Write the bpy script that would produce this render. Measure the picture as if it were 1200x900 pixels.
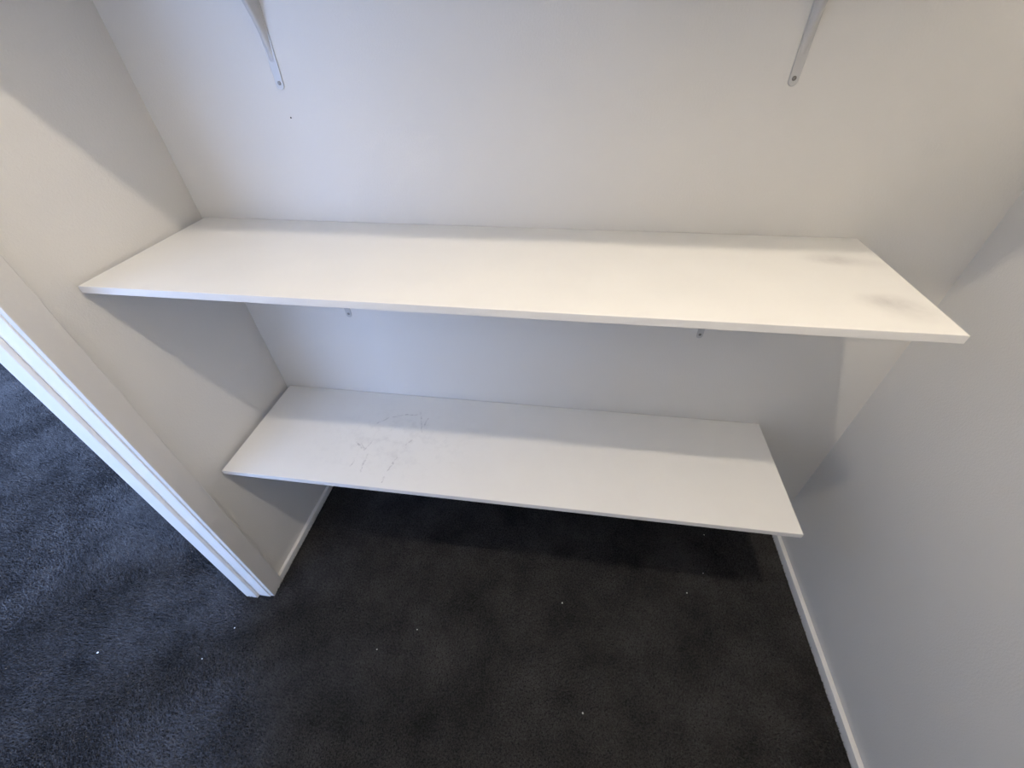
import bpy, bmesh, math, random
import numpy as np
from mathutils import Vector

for o in list(bpy.data.objects):
    bpy.data.objects.remove(o)
S = bpy.context.scene
COL = S.collection
random.seed(4)
rng = np.random.default_rng(7)

# ------------------------------------------------------------------ camera
cam_data = bpy.data.cameras.new('camera')
cam_data.sensor_fit = 'HORIZONTAL'
cam_data.sensor_width = 36.0
cam_data.lens = 494.296 / 1200 * 36
cam_data.clip_start = 0.02
cam = bpy.data.objects.new('camera', cam_data)
cam.location = (1.03869, -1.07108, 1.65189)
cam.rotation_euler = (0.84605, 0.02188, 0.13917)
COL.objects.link(cam)
S.camera = cam

# ------------------------------------------------------------------ light and exposure
S.view_settings.view_transform = 'Standard'
S.view_settings.look = 'None'
S.view_settings.gamma = 1
S.view_settings.use_curve_mapping = False
S.view_settings.exposure = 0.0

w = bpy.data.worlds.new('world')
S.world = w
w.use_nodes = True
bg = w.node_tree.nodes['Background']
bg.inputs[0].default_value = (0.55, 0.72, 1.0, 1)
bg.inputs[1].default_value = 0.6

# daylight entering the bedroom through its two windows
def daylight(name, loc, rot, sx, sy, energy):
    d = bpy.data.lights.new(name, 'AREA')
    d.shape = 'RECTANGLE'
    d.size, d.size_y = sx, sy
    d.energy = energy
    d.color = DAY
    o = bpy.data.objects.new(name, d)
    o.location = loc
    o.rotation_euler = rot
    COL.objects.link(o)

DAY = (0.40, 0.57, 1.0)
daylight('window_daylight', (-1.25, -3.36, 1.5), (math.radians(90), 0, 0), 1.7, 1.4, 108)
daylight('window_daylight', (-1.75, 1.56, 1.75), (math.radians(-90), 0, 0), 1.5, 1.0, 350)

LAMP = (1.165, -0.945, 2.655)         # bare bulb in a batten holder on the closet ceiling
LAMP_R = 0.027
LAMP_STRENGTH = 1730
LAMP_COLOR = (1.0, 0.875, 0.70)


# ------------------------------------------------------------------ materials
class NT:
    def __init__(s, name):
        s.m = bpy.data.materials.new(name)
        s.m.use_nodes = True
        s.t = s.m.node_tree
        s.b = s.t.nodes['Principled BSDF']
        s.geo = None

    def n(s, kind, **kw):
        x = s.t.nodes.new(kind)
        for k, v in kw.items():
            setattr(x, k, v)
        return x

    def link(s, a, b):
        s.t.links.new(a, b)

    def pos(s):
        if s.geo is None:
            s.geo = s.n('ShaderNodeNewGeometry')
        return s.geo.outputs['Position']

    def noise(s, scale, detail=3, rough=0.55):
        x = s.n('ShaderNodeTexNoise')
        x.inputs['Scale'].default_value = scale
        x.inputs['Detail'].default_value = detail
        x.inputs['Roughness'].default_value = rough
        s.link(s.pos(), x.inputs['Vector'])
        return x.outputs['Fac']

    def math(s, op, a, b=None, clamp=False):
        x = s.n('ShaderNodeMath', operation=op, use_clamp=clamp)
        for i, v in enumerate((a, b)):
            if v is None:
                continue
            if isinstance(v, (int, float)):
                x.inputs[i].default_value = v
            else:
                s.link(v, x.inputs[i])
        return x.outputs[0]

    def maprange(s, v, a, b, c, d, smooth=False):
        x = s.n('ShaderNodeMapRange', interpolation_type='SMOOTHSTEP' if smooth else 'LINEAR')
        for i, k in enumerate((a, b, c, d)):
            x.inputs[i + 1].default_value = k
        s.link(v, x.inputs[0])
        return x.outputs[0]

    def ramp(s, fac, c0, c1, p0=0.0, p1=1.0):
        x = s.n('ShaderNodeValToRGB')
        x.color_ramp.elements[0].position = p0
        x.color_ramp.elements[1].position = p1
        x.color_ramp.elements[0].color = (*c0, 1)
        x.color_ramp.elements[1].color = (*c1, 1)
        s.link(fac, x.inputs[0])
        return x.outputs[0]

    def mix(s, fac, a, b):
        x = s.n('ShaderNodeMix', data_type='RGBA')
        s.link(fac, x.inputs[0])
        for i, v in ((6, a), (7, b)):
            if isinstance(v, tuple):
                x.inputs[i].default_value = (*v, 1)
            else:
                s.link(v, x.inputs[i])
        return x.outputs[2]

    def color(s, c):
        if isinstance(c, tuple):
            s.b.inputs['Base Color'].default_value = (*c, 1)
        else:
            s.link(c, s.b.inputs['Base Color'])

    def bump(s, h, dist, strength=1.0):
        x = s.n('ShaderNodeBump')
        x.inputs['Strength'].default_value = strength
        x.inputs['Distance'].default_value = dist
        s.link(h, x.inputs['Height'])
        s.link(x.outputs[0], s.b.inputs['Normal'])

    def rough(s, v):
        s.b.inputs['Roughness'].default_value = v


def m_wall(name='painted_plaster', lo=(0.675, 0.664, 0.642), hi=(0.695, 0.684, 0.662)):
    k = NT(name)
    big = k.noise(2.2, 3)
    k.color(k.ramp(big, lo, hi, 0.3, 0.7))
    h = k.noise(210, 4, 0.65)
    k.bump(h, 0.0012, 0.55)
    k.rough(0.62)
    return k.m


def m_ceiling():
    k = NT('flat_ceiling_paint')
    k.color((0.85, 0.84, 0.825))
    k.bump(k.noise(160, 3), 0.0008, 0.4)
    k.rough(0.8)
    return k.m


def m_trim():
    k = NT('white_gloss_trim')
    k.color(k.ramp(k.noise(6, 2), (0.76, 0.755, 0.74), (0.80, 0.795, 0.78)))
    k.bump(k.noise(90, 2), 0.0005, 0.3)
    k.rough(0.33)
    return k.m


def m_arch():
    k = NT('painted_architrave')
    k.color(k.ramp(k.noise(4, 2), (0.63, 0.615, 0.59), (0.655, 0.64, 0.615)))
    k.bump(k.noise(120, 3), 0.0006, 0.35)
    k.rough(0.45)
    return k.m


def shelf_base(name):
    k = NT(name)
    k.rough(0.34)
    k.bump(k.noise(420, 2), 0.0003, 0.25)
    k.b.inputs['Specular IOR Level'].default_value = 0.4
    fine = k.noise(9, 4)
    base = k.ramp(fine, (0.805, 0.80, 0.785), (0.82, 0.815, 0.80), 0.35, 0.65)
    return k, base


def blob(k, x, y, rx, ry):
    v = k.n('ShaderNodeVectorMath', operation='SUBTRACT')
    k.link(k.pos(), v.inputs[0])
    v.inputs[1].default_value = (x, y, 0)
    u = k.n('ShaderNodeVectorMath', operation='MULTIPLY')
    k.link(v.outputs[0], u.inputs[0])
    u.inputs[1].default_value = (1 / rx, 1 / ry, 0)
    ln = k.n('ShaderNodeVectorMath', operation='LENGTH')
    k.link(u.outputs[0], ln.inputs[0])
    return k.maprange(ln.outputs['Value'], 0.0, 1.0, 1.0, 0.0, True)


def m_shelf_dusty():
    """white melamine with two faint grey dust smudges near its right end"""
    k, base = shelf_base('melamine_dusty')
    tot = None
    for x, y, rx, ry, a in ((1.594, -0.122, 0.075, 0.035, .75), (1.64, -0.135, 0.11, 0.030, .35),
                            (1.625, -0.300, 0.075, 0.045, .75), (1.66, -0.335, 0.09, 0.05, .35)):
        b = k.math('MULTIPLY', blob(k, x, y, rx, ry), a)
        tot = b if tot is None else k.math('ADD', tot, b, True)
    tot = k.math('MULTIPLY', tot, k.maprange(k.noise(28, 4), .3, .75, .35, 1))
    k.color(k.mix(tot, base, (0.50, 0.49, 0.49)))
    return k.m


SCUFFS = [
    [(0.403, -0.246), (0.421, -0.27)],
    [(0.432, -0.233), (0.421, -0.27)],
    [(0.44, -0.283), (0.438, -0.302)],
    [(0.439, -0.309), (0.439, -0.33)],
    [(0.441, -0.335), (0.445, -0.354)],
    [(0.536, -0.286), (0.532, -0.313)],
    [(0.534, -0.311), (0.524, -0.341)],
    [(0.408, -0.314), (0.402, -0.338)],
    [(0.461, -0.116), (0.497, -0.102)],
    [(0.497, -0.102), (0.542, -0.096)],
    [(0.553, -0.083), (0.583, -0.171)],
    [(0.588, -0.108), (0.582, -0.145)],
    [(0.448, -0.123), (0.416, -0.154)],
    [(0.525, -0.361), (0.523, -0.383)],
    [(0.563, -0.208), (0.547, -0.234)],
    [(0.382, -0.242), (0.41, -0.263)]]


def m_shelf_scuffed():
    """white melamine with thin grey scuffs and pencil strokes left of the middle"""
    k, base = shelf_base('melamine_scuffed')
    # position slightly disturbed so that strokes are not ruler-straight
    nz = k.n('ShaderNodeTexNoise')
    nz.inputs['Scale'].default_value = 60
    k.link(k.pos(), nz.inputs['Vector'])
    a = k.n('ShaderNodeVectorMath', operation='MULTIPLY_ADD')
    k.link(nz.outputs['Color'], a.inputs[0])
    a.inputs[1].default_value = (.012, .012, 0)
    k.link(k.pos(), a.inputs[2])
    P = a.outputs[0]
    tot = None
    for (x0, y0), (x1, y1) in SCUFFS:
        x0 += .006; x1 += .006; y0 += .006; y1 += .006
        dx, dy = x1 - x0, y1 - y0
        L2 = dx * dx + dy * dy
        v = k.n('ShaderNodeVectorMath', operation='SUBTRACT')
        k.link(P, v.inputs[0]); v.inputs[1].default_value = (x0, y0, 0)
        f = k.n('ShaderNodeVectorMath', operation='MULTIPLY')
        k.link(v.outputs[0], f.inputs[0]); f.inputs[1].default_value = (1, 1, 0)
        d = k.n('ShaderNodeVectorMath', operation='DOT_PRODUCT')
        k.link(f.outputs[0], d.inputs[0]); d.inputs[1].default_value = (dx / L2, dy / L2, 0)
        h = k.math('MULTIPLY', d.outputs['Value'], 1.0, True)
        sc = k.n('ShaderNodeVectorMath', operation='SCALE')
        sc.inputs[0].default_value = (dx, dy, 0); k.link(h, sc.inputs['Scale'])
        e = k.n('ShaderNodeVectorMath', operation='SUBTRACT')
        k.link(f.outputs[0], e.inputs[0]); k.link(sc.outputs[0], e.inputs[1])
        ln = k.n('ShaderNodeVectorMath', operation='LENGTH')
        k.link(e.outputs[0], ln.inputs[0])
        s = k.maprange(ln.outputs['Value'], 0.0, 0.0036, 1.0, 0.0, True)
        tot = s if tot is None else k.math('MAXIMUM', tot, s)
    tot = k.math('MULTIPLY', tot, k.maprange(k.noise(75, 3), .38, .66, .06, .62))
    grime = k.math('MULTIPLY', blob(k, .50, -.22, .42, .24), k.maprange(k.noise(34, 5, .7), .5, .75, 0, .22))
    tot = k.math('ADD', tot, grime, True)
    k.color(k.mix(tot, base, (0.36, 0.35, 0.36)))
    return k.m


def m_plain_shelf():
    k, base = shelf_base('melamine_white')
    k.color(base)
    return k.m


def m_edge():
    k = NT('melamine_edge_strip')
    k.color(k.ramp(k.noise(14, 3), (0.69, 0.685, 0.675), (0.72, 0.715, 0.705)))
    k.rough(0.35)
    return k.m


def m_steel():
    k = NT('white_powder_coat')
    k.color(k.ramp(k.noise(30, 2), (0.47, 0.47, 0.47), (0.53, 0.53, 0.53)))
    k.rough(0.30)
    return k.m


def m_screw():
    k = NT('dull_screw_steel')
    k.color(k.ramp(k.noise(300, 2), (0.16, 0.155, 0.15), (0.30, 0.29, 0.28)))
    k.b.inputs['Metallic'].default_value = 0.8
    k.rough(0.45)
    return k.m


def m_carpet(name, lo, hi):
    k = NT(name)
    big = k.noise(5.5, 4, 0.6)
    fine = k.noise(150, 3, 0.7)
    f = k.math('ADD', k.math('MULTIPLY', big, 0.62), k.math('MULTIPLY', fine, 0.80))
    k.color(k.ramp(f, lo, hi, 0.54, 0.90))
    k.rough(0.95)
    k.b.inputs['Specular IOR Level'].default_value = 0.12
    k.bump(fine, 0.004, 0.6)
    return k.m


def m_plain(name, c, r=.5):
    k = NT(name)
    k.color(k.ramp(k.noise(20, 2), tuple(v * .93 for v in c), c))
    k.rough(r)
    return k.m


M = dict(wall=m_wall(), bounce_cream=m_wall('bounce_cream_plaster', (.72, .63, .48), (.74, .65, .50)), ceiling=m_ceiling(), trim=m_trim(), arch=m_arch(), dusty=m_shelf_dusty(),  # cream tint of the unseen bedroom walls is added to warm bounced daylight
         scuffed=m_shelf_scuffed(), shelf=m_plain_shelf(), edge=m_edge(), steel=m_steel(), screw=m_screw(),
         backing=m_carpet('carpet_backing', (.016, .016, .0175), (.032, .0315, .034)),
         pile=m_carpet('carpet_pile_yarn', (.019, .0189, .0198), (.078, .0765, .079)),
         lint=m_plain('white_lint', (.75, .74, .72), .9), hole=m_plain('dark_hole', (.05, .045, .04), .9))
gl = NT('window_glass')
gl.b.inputs['Transmission Weight'].default_value = 1
gl.rough(0.0)
gl.link(gl.ramp(gl.noise(1, 1), (.98, .99, 1), (1, 1, 1)), gl.b.inputs['Base Color'])
M['glass'] = gl.m


# ------------------------------------------------------------------ mesh helpers
def obj(name, bm, mat, parent=None, smooth=False):
    me = bpy.data.meshes.new(name)
    bm.normal_update()
    if smooth:
        for f in bm.faces:
            f.smooth = True
    bm.to_mesh(me); bm.free()
    for m_ in (mat if isinstance(mat, (list, tuple)) else [mat]):
        me.materials.append(m_)
    o = bpy.data.objects.new(name, me)
    COL.objects.link(o)
    if parent:
        o.parent = parent
    return o


def add_box(bm, a, b, bevel=0.0, seg=2):
    t = bmesh.new()
    bmesh.ops.create_cube(t, size=1)
    for v in t.verts:
        for i in range(3):
            v.co[i] = a[i] if v.co[i] < 0 else b[i]
    if bevel:
        bmesh.ops.bevel(t, geom=t.edges[:], offset=bevel, segments=seg, affect='EDGES', profile=.5)
    me = bpy.data.meshes.new('t'); t.to_mesh(me); t.free()
    bm.from_mesh(me); bpy.data.meshes.remove(me)
    return bm


def box(a, b, bevel=0.0, seg=2):
    return add_box(bmesh.new(), a, b, bevel, seg)


def add_prism(bm, prof, axis, lo, hi):
    """extrude a closed 2-D profile along a world axis; prof in the two other axes in order"""
    def P(u, v, t):
        return {0: (t, u, v), 1: (u, t, v), 2: (u, v, t)}[axis]
    A = [bm.verts.new(P(u, v, lo)) for u, v in prof]
    B = [bm.verts.new(P(u, v, hi)) for u, v in prof]
    n = len(prof)
    for i in range(n):
        bm.faces.new((A[i], A[(i + 1) % n], B[(i + 1) % n], B[i]))
    bm.faces.new(A[::-1]); bm.faces.new(B)
    bmesh.ops.recalc_face_normals(bm, faces=bm.faces[:])
    return bm


def empty(name, loc=(0, 0, 0)):
    o = bpy.data.objects.new(name, None)
    o.empty_display_size = .05
    o.location = loc
    COL.objects.link(o)
    return o


def tag(o, label, cat, group=None):
    o['label'] = label
    o['category'] = cat
    if group:
        o['group'] = group
    return o


def struct(o):
    o['kind'] = 'structure'
    return o


# ------------------------------------------------------------------ the room
XL, XR = -0.007, 1.966        # faces of the closet's side walls
YF = -1.45                    # front wall of the closet (behind the camera)
ZC = 2.70
XB0, YB0, YB1 = -4.4, -3.4, 1.6   # bedroom beyond the doorway
TW = 0.10
DOOR0, DOOR1, DOORH = -0.537, -1.37, 2.05

floor = struct(obj('floor', box((XB0, YB0, -.12), (XR + .1, YB1, -.010)), M['backing']))
struct(obj('ceiling', box((XB0 - .1, YB0 - .1, ZC), (XR + .1, YB1 + .1, ZC + .1)), M['ceiling']))
wall_back = struct(obj('wall_back', box((XL, 0, -.012), (XR + .1, .1, ZC)), M['wall']))
struct(obj('wall_right', box((XR, YF - .1, -.012), (XR + .1, 0, ZC)), M['wall']))
struct(obj('wall_front', box((XL, YF - .1, -.012), (XR, YF, ZC)), M['wall']))
b = bmesh.new()
add_box(b, (XL - TW, DOOR0 + .006, -.012), (XL, YB1, ZC))
add_box(b, (XL - TW, YB0, -.012), (XL, DOOR1 - .006, ZC))
add_box(b, (XL - TW, DOOR1 - .006, DOORH + .02), (XL, DOOR0 + .006, ZC))
struct(obj('wall_left', b, M['wall']))
# bedroom shell
struct(obj('wall_bedroom_side', box((XB0 - .1, YB0, -.012), (XB0, YB1, ZC)), M['bounce_cream']))
SX0, SX1, SZ0, SZ1 = -2.5, -1.0, 1.25, 2.25
b = bmesh.new()
add_box(b, (XB0 - .1, YB1, -.012), (SX0, YB1 + .1, ZC))
add_box(b, (SX1, YB1, -.012), (XL, YB1 + .1, ZC))
add_box(b, (SX0, YB1, -.012), (SX1, YB1 + .1, SZ0))
add_box(b, (SX0, YB1, SZ1), (SX1, YB1 + .1, ZC))
struct(obj('wall_bedroom_end', b, M['bounce_cream']))
b = bmesh.new()
for a_, c_ in (((SX0, SZ0), (SX1, SZ0 + .05)), ((SX0, SZ1 - .05), (SX1, SZ1)), ((SX0, SZ0), (SX0 + .05, SZ1)),
               ((SX1 - .05, SZ0), (SX1, SZ1)), ((-1.775, SZ0), (-1.725, SZ1))):
    add_box(b, (a_[0], YB1 + .03, a_[1]), (c_[0], YB1 + .08, c_[1]), .003)
win = struct(obj('window_2', b, M['trim']))
obj('pane', box((SX0 + .04, YB1 + .054, SZ0 + .04), (SX1 - .04, YB1 + .06, SZ1 - .04)), M['glass'], win)
WX0, WX1, WZ0, WZ1 = -2.1, -0.4, 0.8, 2.2
b = bmesh.new()
add_box(b, (XB0 - .1, YB0 - .1, -.012), (WX0, YB0, ZC))
add_box(b, (WX1, YB0 - .1, -.012), (XL, YB0, ZC))
add_box(b, (WX0, YB0 - .1, -.012), (WX1, YB0, WZ0))
add_box(b, (WX0, YB0 - .1, WZ1), (WX1, YB0, ZC))
struct(obj('wall_bedroom_window', b, M['bounce_cream']))
b = bmesh.new()
for a_, c_ in (((WX0, WZ0), (WX1, WZ0 + .05)), ((WX0, WZ1 - .05), (WX1, WZ1)), ((WX0, WZ0), (WX0 + .05, WZ1)),
               ((WX1 - .05, WZ0), (WX1, WZ1)), ((-1.275, WZ0), (-1.225, WZ1))):
    add_box(b, (a_[0], YB0 - .08, a_[1]), (c_[0], YB0 - .03, c_[1]), .003)
win = struct(obj('window_1', b, M['trim']))
obj('pane', box((WX0 + .04, YB0 - .06, WZ0 + .04), (WX1 - .04, YB0 - .054, WZ1 - .04)), M['glass'], win)

# skirting boards, square with an eased top edge
BH, BT = 0.030, 0.016
def skirt(name, a, b_, h=BH):
    return struct(obj(name, box((a[0], a[1], -.010), (b_[0], b_[1], h), .0022), M['trim']))
skirt('baseboard_left', (XL, DOOR0 + .0615, 0), (XL + .014, -.0005, 0), .0235)
skirt('baseboard_right', (XR - BT, YF, 0), (XR, -.0005, 0))
skirt('baseboard_back', (XL + BT, -BT, 0), (XR - BT, 0, 0))
skirt('baseboard_front', (XL + BT, YF, 0), (XR - BT, YF + BT, 0))

# doorway in the left wall: lining with stop, architraves on both faces
JT = 0.018
door = struct(empty('door_1', (XL, DOOR0, 0)))
def dpart(name, a, b_, bevel=.0015, mat='trim'):
    o = obj(name, box(a, b_, bevel), M[mat])
    o.parent = door
    o.location = (-XL, -DOOR0, 0)
    return o
x0, x1 = XL - TW, XL
for s, yd in ((1, DOOR0), (-1, DOOR1)):
    ys = sorted((yd - .004 * s, yd + .0055 * s))
    dpart('lining_jamb', (x0, ys[0], -.010), (x1, ys[1], DOORH))
    ys = sorted((yd - .015 * s, yd - .004 * s))
    dpart('door_stop', (-.100, ys[0], -.010), (-.0525, ys[1], DOORH - .01))
    ys = sorted((yd, yd + .061 * s))
    dpart('architrave', (x1, ys[0], -.010), (x1 + .0145, ys[1], DOORH + .06), .0015, 'arch')
    dpart('architrave', (x0 - .015, ys[0], -.010), (x0, ys[1], DOORH + .06), .002, 'trim')
dpart('lining_head', (x0, DOOR1 + .004, DOORH), (x1, DOOR0 - .004, DOORH + .018))
dpart('architrave', (x1, DOOR1, DOORH), (x1 + .015, DOOR0, DOORH + .06), .002, 'arch')
dpart('architrave', (x0 - .015, DOOR1, DOORH), (x0, DOOR0, DOORH + .06), .002, 'trim')

# a nail hole in the plaster
b = bmesh.new()
bmesh.ops.create_cone(b, cap_ends=True, segments=10, radius1=.0019, radius2=.0014, depth=.0012)
bmesh.ops.rotate(b, verts=b.verts, matrix=__import__('mathutils').Matrix.Rotation(math.pi / 2, 3, 'X'))
h = obj('nail_hole', b, M['hole'], wall_back)
h.location = (.361, -.0005, 1.475)

# ------------------------------------------------------------------ carpet pile
def pile(name, x0, x1, y0, y1, sp, hgt, wid):
    nx, ny = int((x1 - x0) / sp), int((y1 - y0) / sp)
    gx, gy = np.meshgrid(np.arange(nx), np.arange(ny))
    n = nx * ny
    cx = x0 + (gx.ravel() + .5 + rng.uniform(-.55, .55, n)) * sp
    cy = y0 + (gy.ravel() + .5 + rng.uniform(-.55, .55, n)) * sp
    inside = ~((cx > XL - TW - .02) & (cx < XL + .016) & ((cy > DOOR0 - .016) | (cy < DOOR1 + .016)))
    inside &= (cx < XR - BT - .002) & ~((cx > XL) & ((cy > -BT - .002) | (cy < YF + BT)))
    cx, cy = cx[inside], cy[inside]
    n = len(cx)
    ang = rng.uniform(0, 2 * np.pi, n)
    # lean follows a slowly changing direction, as trodden pile does
    la = 1.5 * np.sin(cx * 5.1 + 1.3 * np.sin(cy * 4.3)) + 1.4 * np.cos(cy * 6.7 - cx * 2.1) + rng.normal(0, 1.0, n)
    lean = rng.uniform(.1, .9, n) * hgt
    ht = hgt * rng.uniform(.75, 1.15, n)
    v = np.zeros((n, 4, 3))
    for k in range(3):
        a = ang + k * 2.0944
        v[:, k, 0] = cx + np.cos(a) * wid
        v[:, k, 1] = cy + np.sin(a) * wid
        v[:, k, 2] = -.0105
    v[:, 3, 0] = cx + np.cos(la) * lean
    v[:, 3, 1] = cy + np.sin(la) * lean
    v[:, 3, 2] = -.0105 + ht
    base = np.arange(n)[:, None, None] * 4
    f = (base + np.array([[0, 1, 3], [1, 2, 3], [2, 0, 3]])[None]).reshape(-1)
    me = bpy.data.meshes.new(name)
    me.vertices.add(n * 4)
    me.vertices.foreach_set('co', v.reshape(-1))
    me.loops.add(len(f))
    me.loops.foreach_set('vertex_index', f.astype(np.int32))
    me.polygons.add(n * 3)
    me.polygons.foreach_set('loop_start', np.arange(0, n * 9, 3, dtype=np.int32))
    me.polygons.foreach_set('loop_total', np.full(n * 3, 3, dtype=np.int32))
    me.update(calc_edges=True)
    me.materials.append(M['pile'])
    o = bpy.data.objects.new(name, me)
    COL.objects.link(o)
    o.parent = floor
    o['kind'] = 'stuff'
    return o

pile('carpet_pile', -0.9, XR, YF, 0.0, .0040, .0115, .0030)
pile('carpet_pile', -0.9, XL - TW, 0.0, 0.6, .0050, .0115, .0036)
pile('carpet_pile', -3.2, -0.9, -1.6, 1.3, .0062, .0115, .0045)

# ------------------------------------------------------------------ shelves
def shelf(name, mat, x0, x1, d, ztop, t, label):
    r = tag(empty(name, ((x0 + x1) / 2, -d / 2, ztop - t)), label, 'shelf', 'closet shelves')
    off = r.location
    e = .0012
    bd = obj('board', box((x0 + e, -d + e, ztop - t), (x1 - e, -.0015, ztop), .0006, 1), M[mat], r)
    bd.location = -off
    fe = obj('front_edge_strip', box((x0, -d, ztop - t), (x1, -d + e, ztop), .0004, 1), M['edge'], r)
    fe.location = -off
    for xa, xb in ((x0, x0 + e), (x1 - e, x1)):
        s = obj('end_edge_strip', box((xa, -d + e, ztop - t), (xb, -.0015, ztop), .0003, 1), M['edge'], r)
        s.location = -off
    return r

T = 0.0163
Z1, Z2, Z3 = 1.23381, 0.59923, 1.8355
shelf('wall_shelf', 'dusty', .0032, 1.69913, .400, Z1, T,
      'upper white melamine shelf with faint grey dust smudges at its right end')
shelf('wall_shelf', 'scuffed', .0085, 1.69976, .40355, Z2, T,
      'lower white melamine shelf with thin grey scuff marks, nearest the carpet')
shelf('wall_shelf', 'shelf', .0032, 1.70, .438, Z3, T,
      'highest white shelf, held by the two brackets at the top of the photo')

# ------------------------------------------------------------------ pressed steel brackets
BLEN, BARM = 0.2905, 0.31

def bracket_meshes():
    """origin at the inner corner: wall at y=0, shelf underside at z=0"""
    out = {}
    # wall leg: tapering flat plate with a rounded lower end
    def leg(L, w_top, w_end, th, vertical):
        b = bmesh.new()
        pts = [(-w_top / 2, 0), (-w_end / 2, -(L - w_end / 2))]
        for i in range(1, 8):
            a = math.pi + math.pi * i / 8
            pts.append((w_end / 2 * math.cos(a), -(L - w_end / 2) + w_end / 2 * math.sin(a)))
        pts += [(w_end / 2, -(L - w_end / 2)), (w_top / 2, 0)]
        if vertical:
            add_prism(b, pts, 1, -th, 0)
        else:
            A = [b.verts.new((x, q, -th)) for x, q in pts]
            B = [b.verts.new((x, q, 0)) for x, q in pts]
            n = len(pts)
            for i in range(n):
                b.faces.new((A[i], A[(i + 1) % n], B[(i + 1) % n], B[i]))
            b.faces.new(A); b.faces.new(B)
            bmesh.ops.recalc_face_normals(b, faces=b.faces[:])
        bmesh.ops.bevel(b, geom=b.edges[:], offset=.0005, segments=1, affect='EDGES')
        return b
    out['wall_leg'] = leg(BLEN, .028, .018, .0025, True)
    out['shelf_leg'] = leg(BARM, .028, .018, .0025, False)
    # pressed gusset: a ridged web, deepest at the corner, running out towards both leg ends
    b = bmesh.new()
    z_end, y_end, th = -(BLEN - .022), -(BARM - .022), -.0022
    N = 18
    rows = []
    for i in range(N + 1):
        t = i / N
        # curved brace line from the wall leg end to the shelf leg end
        py = y_end * t ** 1.8
        pz = z_end * (1 - t) ** 1.8
        f = math.sin(math.pi * min(1, max(0, t))) ** .5
        hw = .0035 + .0035 * f
        py, pz = min(py, th), min(pz, th)
        by = py if t > .5 else th
        bz = pz if t <= .5 else th
        # outline across the web: root left, ridge left, ridge right, root right
        ry, rz = (th * .5, pz) if t <= .5 else (py, th * .5)
        rows.append([b.verts.new((-hw * 1.5, ry, rz)), b.verts.new((-hw * .75, py, pz)),
                     b.verts.new((hw * .75, py, pz)), b.verts.new((hw * 1.5, ry, rz))])
    for i in range(N):
        for j in range(3):
            b.faces.new((rows[i][j], rows[i][j + 1], rows[i + 1][j + 1], rows[i + 1][j]))
    bmesh.ops.remove_doubles(b, verts=b.verts, dist=1e-5)
    bmesh.ops.recalc_face_normals(b, faces=b.faces[:])
    out['brace'] = b
    return out

def screw_mesh():
    b = bmesh.new()
    bmesh.ops.create_uvsphere(b, u_segments=14, v_segments=8, radius=.0042)
    for v in b.verts:
        v.co.y = max(v.co.y, -.0042) * .45
        if v.co.y < 0 and abs(v.co.x) < .0008:
            v.co.y += .0006
        if v.co.y > 0:
            v.co.y = 0
    return b

proto = None
def copy_tree(o, parent=None):
    c = o.copy()
    COL.objects.link(c)
    c.parent = parent
    for ch in list(o.children):
        copy_tree(ch, c)
    return c

proto = tag(empty('shelf_bracket'), '', 'bracket', 'shelf brackets')
bm_ = bracket_meshes()
for nm in ('wall_leg', 'shelf_leg'):
    obj(nm, bm_[nm], M['steel'], proto)
obj('brace', bm_['brace'], M['steel'], proto, True)
for z in (-(BLEN - .013), -.05):
    s = obj('screw', screw_mesh(), M['screw'], proto, True)
    s.location = (0 if z < -.1 else .0105, -.0024, z)
    if z > -.1:
        s.scale = (.7, .7, .7)

SPOTS = [
    (.361, Z3 - T, 'white steel bracket at the top left, above the nail hole in the wall'),
    (1.438, Z3 - T, 'white steel bracket at the top right with a dark screw in its end'),
    (.347, Z1 - T, 'left bracket under the upper shelf, only its tip showing below the front edge'),
    (1.421, Z1 - T, 'right bracket under the upper shelf, only its tip showing below the front edge'),
    (.347, Z2 - T, 'left bracket under the lower shelf, hidden beneath its board'),
    (1.421, Z2 - T, 'right bracket under the lower shelf, hidden beneath its board'),
]
for i, (x, z, lab) in enumerate(SPOTS):
    o = proto if i == 0 else copy_tree(proto)
    o.location = (x, 0, z)
    o['label'] = lab

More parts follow.
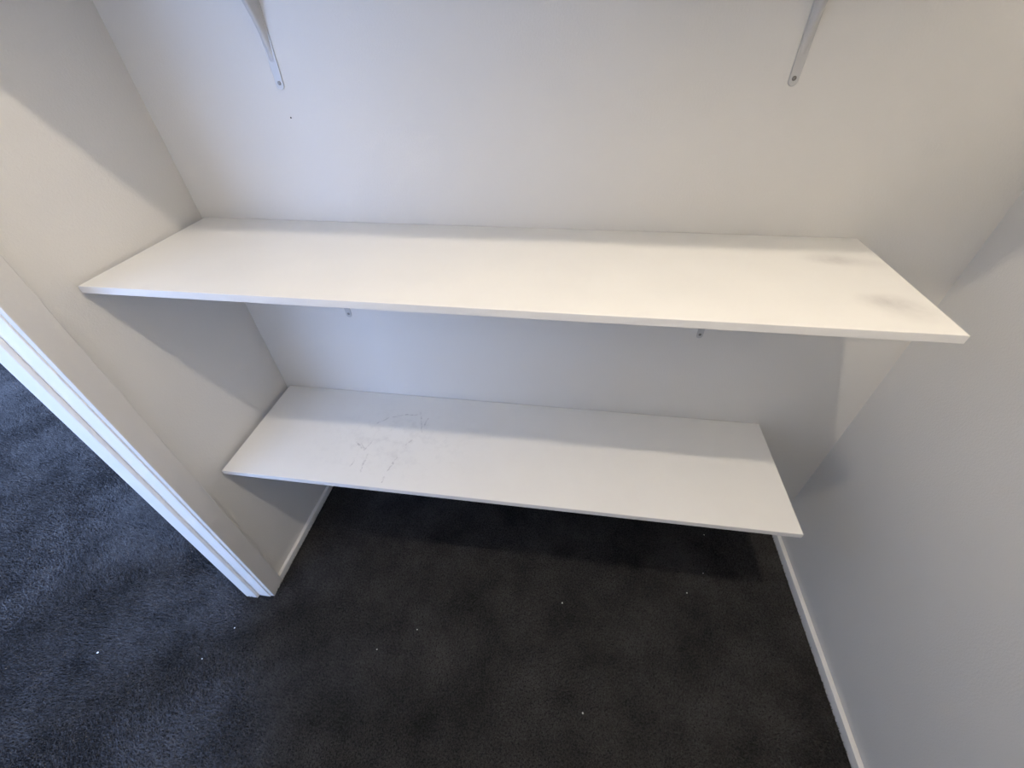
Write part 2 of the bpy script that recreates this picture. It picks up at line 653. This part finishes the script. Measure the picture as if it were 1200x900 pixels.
# ------------------------------------------------------------------ ceiling bulb (overhead, out of the frame)
dl = tag(empty('ceiling_bulb', (LAMP[0], LAMP[1], ZC)), 'bare round bulb in a white batten holder on the closet ceiling overhead', 'light')
def lathe(prof, n=28):
    b = bmesh.new()
    rings = []
    for k in range(n):
        a = 2 * math.pi * k / n
        rings.append([b.verts.new((r * math.cos(a), r * math.sin(a), z)) for r, z in prof])
    for k in range(n):
        A, B = rings[k], rings[(k + 1) % n]
        for j in range(len(prof) - 1):
            b.faces.new((A[j], A[j + 1], B[j + 1], B[j]))
    bmesh.ops.remove_doubles(b, verts=b.verts, dist=1e-6)
    bmesh.ops.recalc_face_normals(b, faces=b.faces[:])
    return b
obj('holder', lathe([(0, 0), (.040, 0), (.040, -.004), (.030, -.008), (.018, -.012), (.016, -.022), (0, -.022)]), M['steel'], dl, True)
b = bmesh.new()
bmesh.ops.create_uvsphere(b, u_segments=24, v_segments=14, radius=LAMP_R)
bulb = NT('glowing_bulb')
bulb.b.inputs['Emission Color'].default_value = (*LAMP_COLOR, 1)
bulb.b.inputs['Emission Strength'].default_value = LAMP_STRENGTH
o = obj('bulb', b, bulb.m, dl, True)
o.location = (0, 0, LAMP[2] - ZC)

# ------------------------------------------------------------------ lint on the carpet
LINT = [
    (1.100, -.423, .0028, 'bright white lint speck on the carpet below the middle of the lower shelf'),
    (.591, -.581, .0022, 'white lint speck on the carpet, left of the middle, beside a fainter one'),
    (.471, -.660, .0020, 'faint lint speck on the carpet, further left and nearer than its neighbour'),
    (1.180, -.743, .0026, 'white lint speck on the carpet nearest the bottom edge of the photo'),
    (-.500, -.800, .0030, 'white lint speck alone on the bluish carpet at far left, beyond the doorway'),
    (-.069, -.663, .0021, 'small lint speck on the carpet just in front of the door frame'),
    (-.120, -.768, .0019, 'faint lint speck on the carpet, second one out from the door frame'),
    (1.670, -.076, .0020, 'tiny lint speck on the carpet right under the lower shelf'),
    (1.635, -.242, .0018, 'faint lint speck on the carpet at the edge of the lower shelf shadow'),
    (1.561, -.326, .0023, 'small lint speck on the carpet near the right skirting board'),
]
for x, y, r, lab in LINT:
    b = bmesh.new()
    bmesh.ops.create_icosphere(b, subdivisions=2, radius=r)
    for v in b.verts:
        v.co *= 1 + random.uniform(-.25, .25)
        v.co.z *= .6
    o = obj('lint_speck', b, M['lint'], None, True)
    o.location = (x, y, .0015)
    o.rotation_euler = (0, 0, random.uniform(0, 6))
    tag(o, lab, 'lint', 'white lint specks on the carpet')
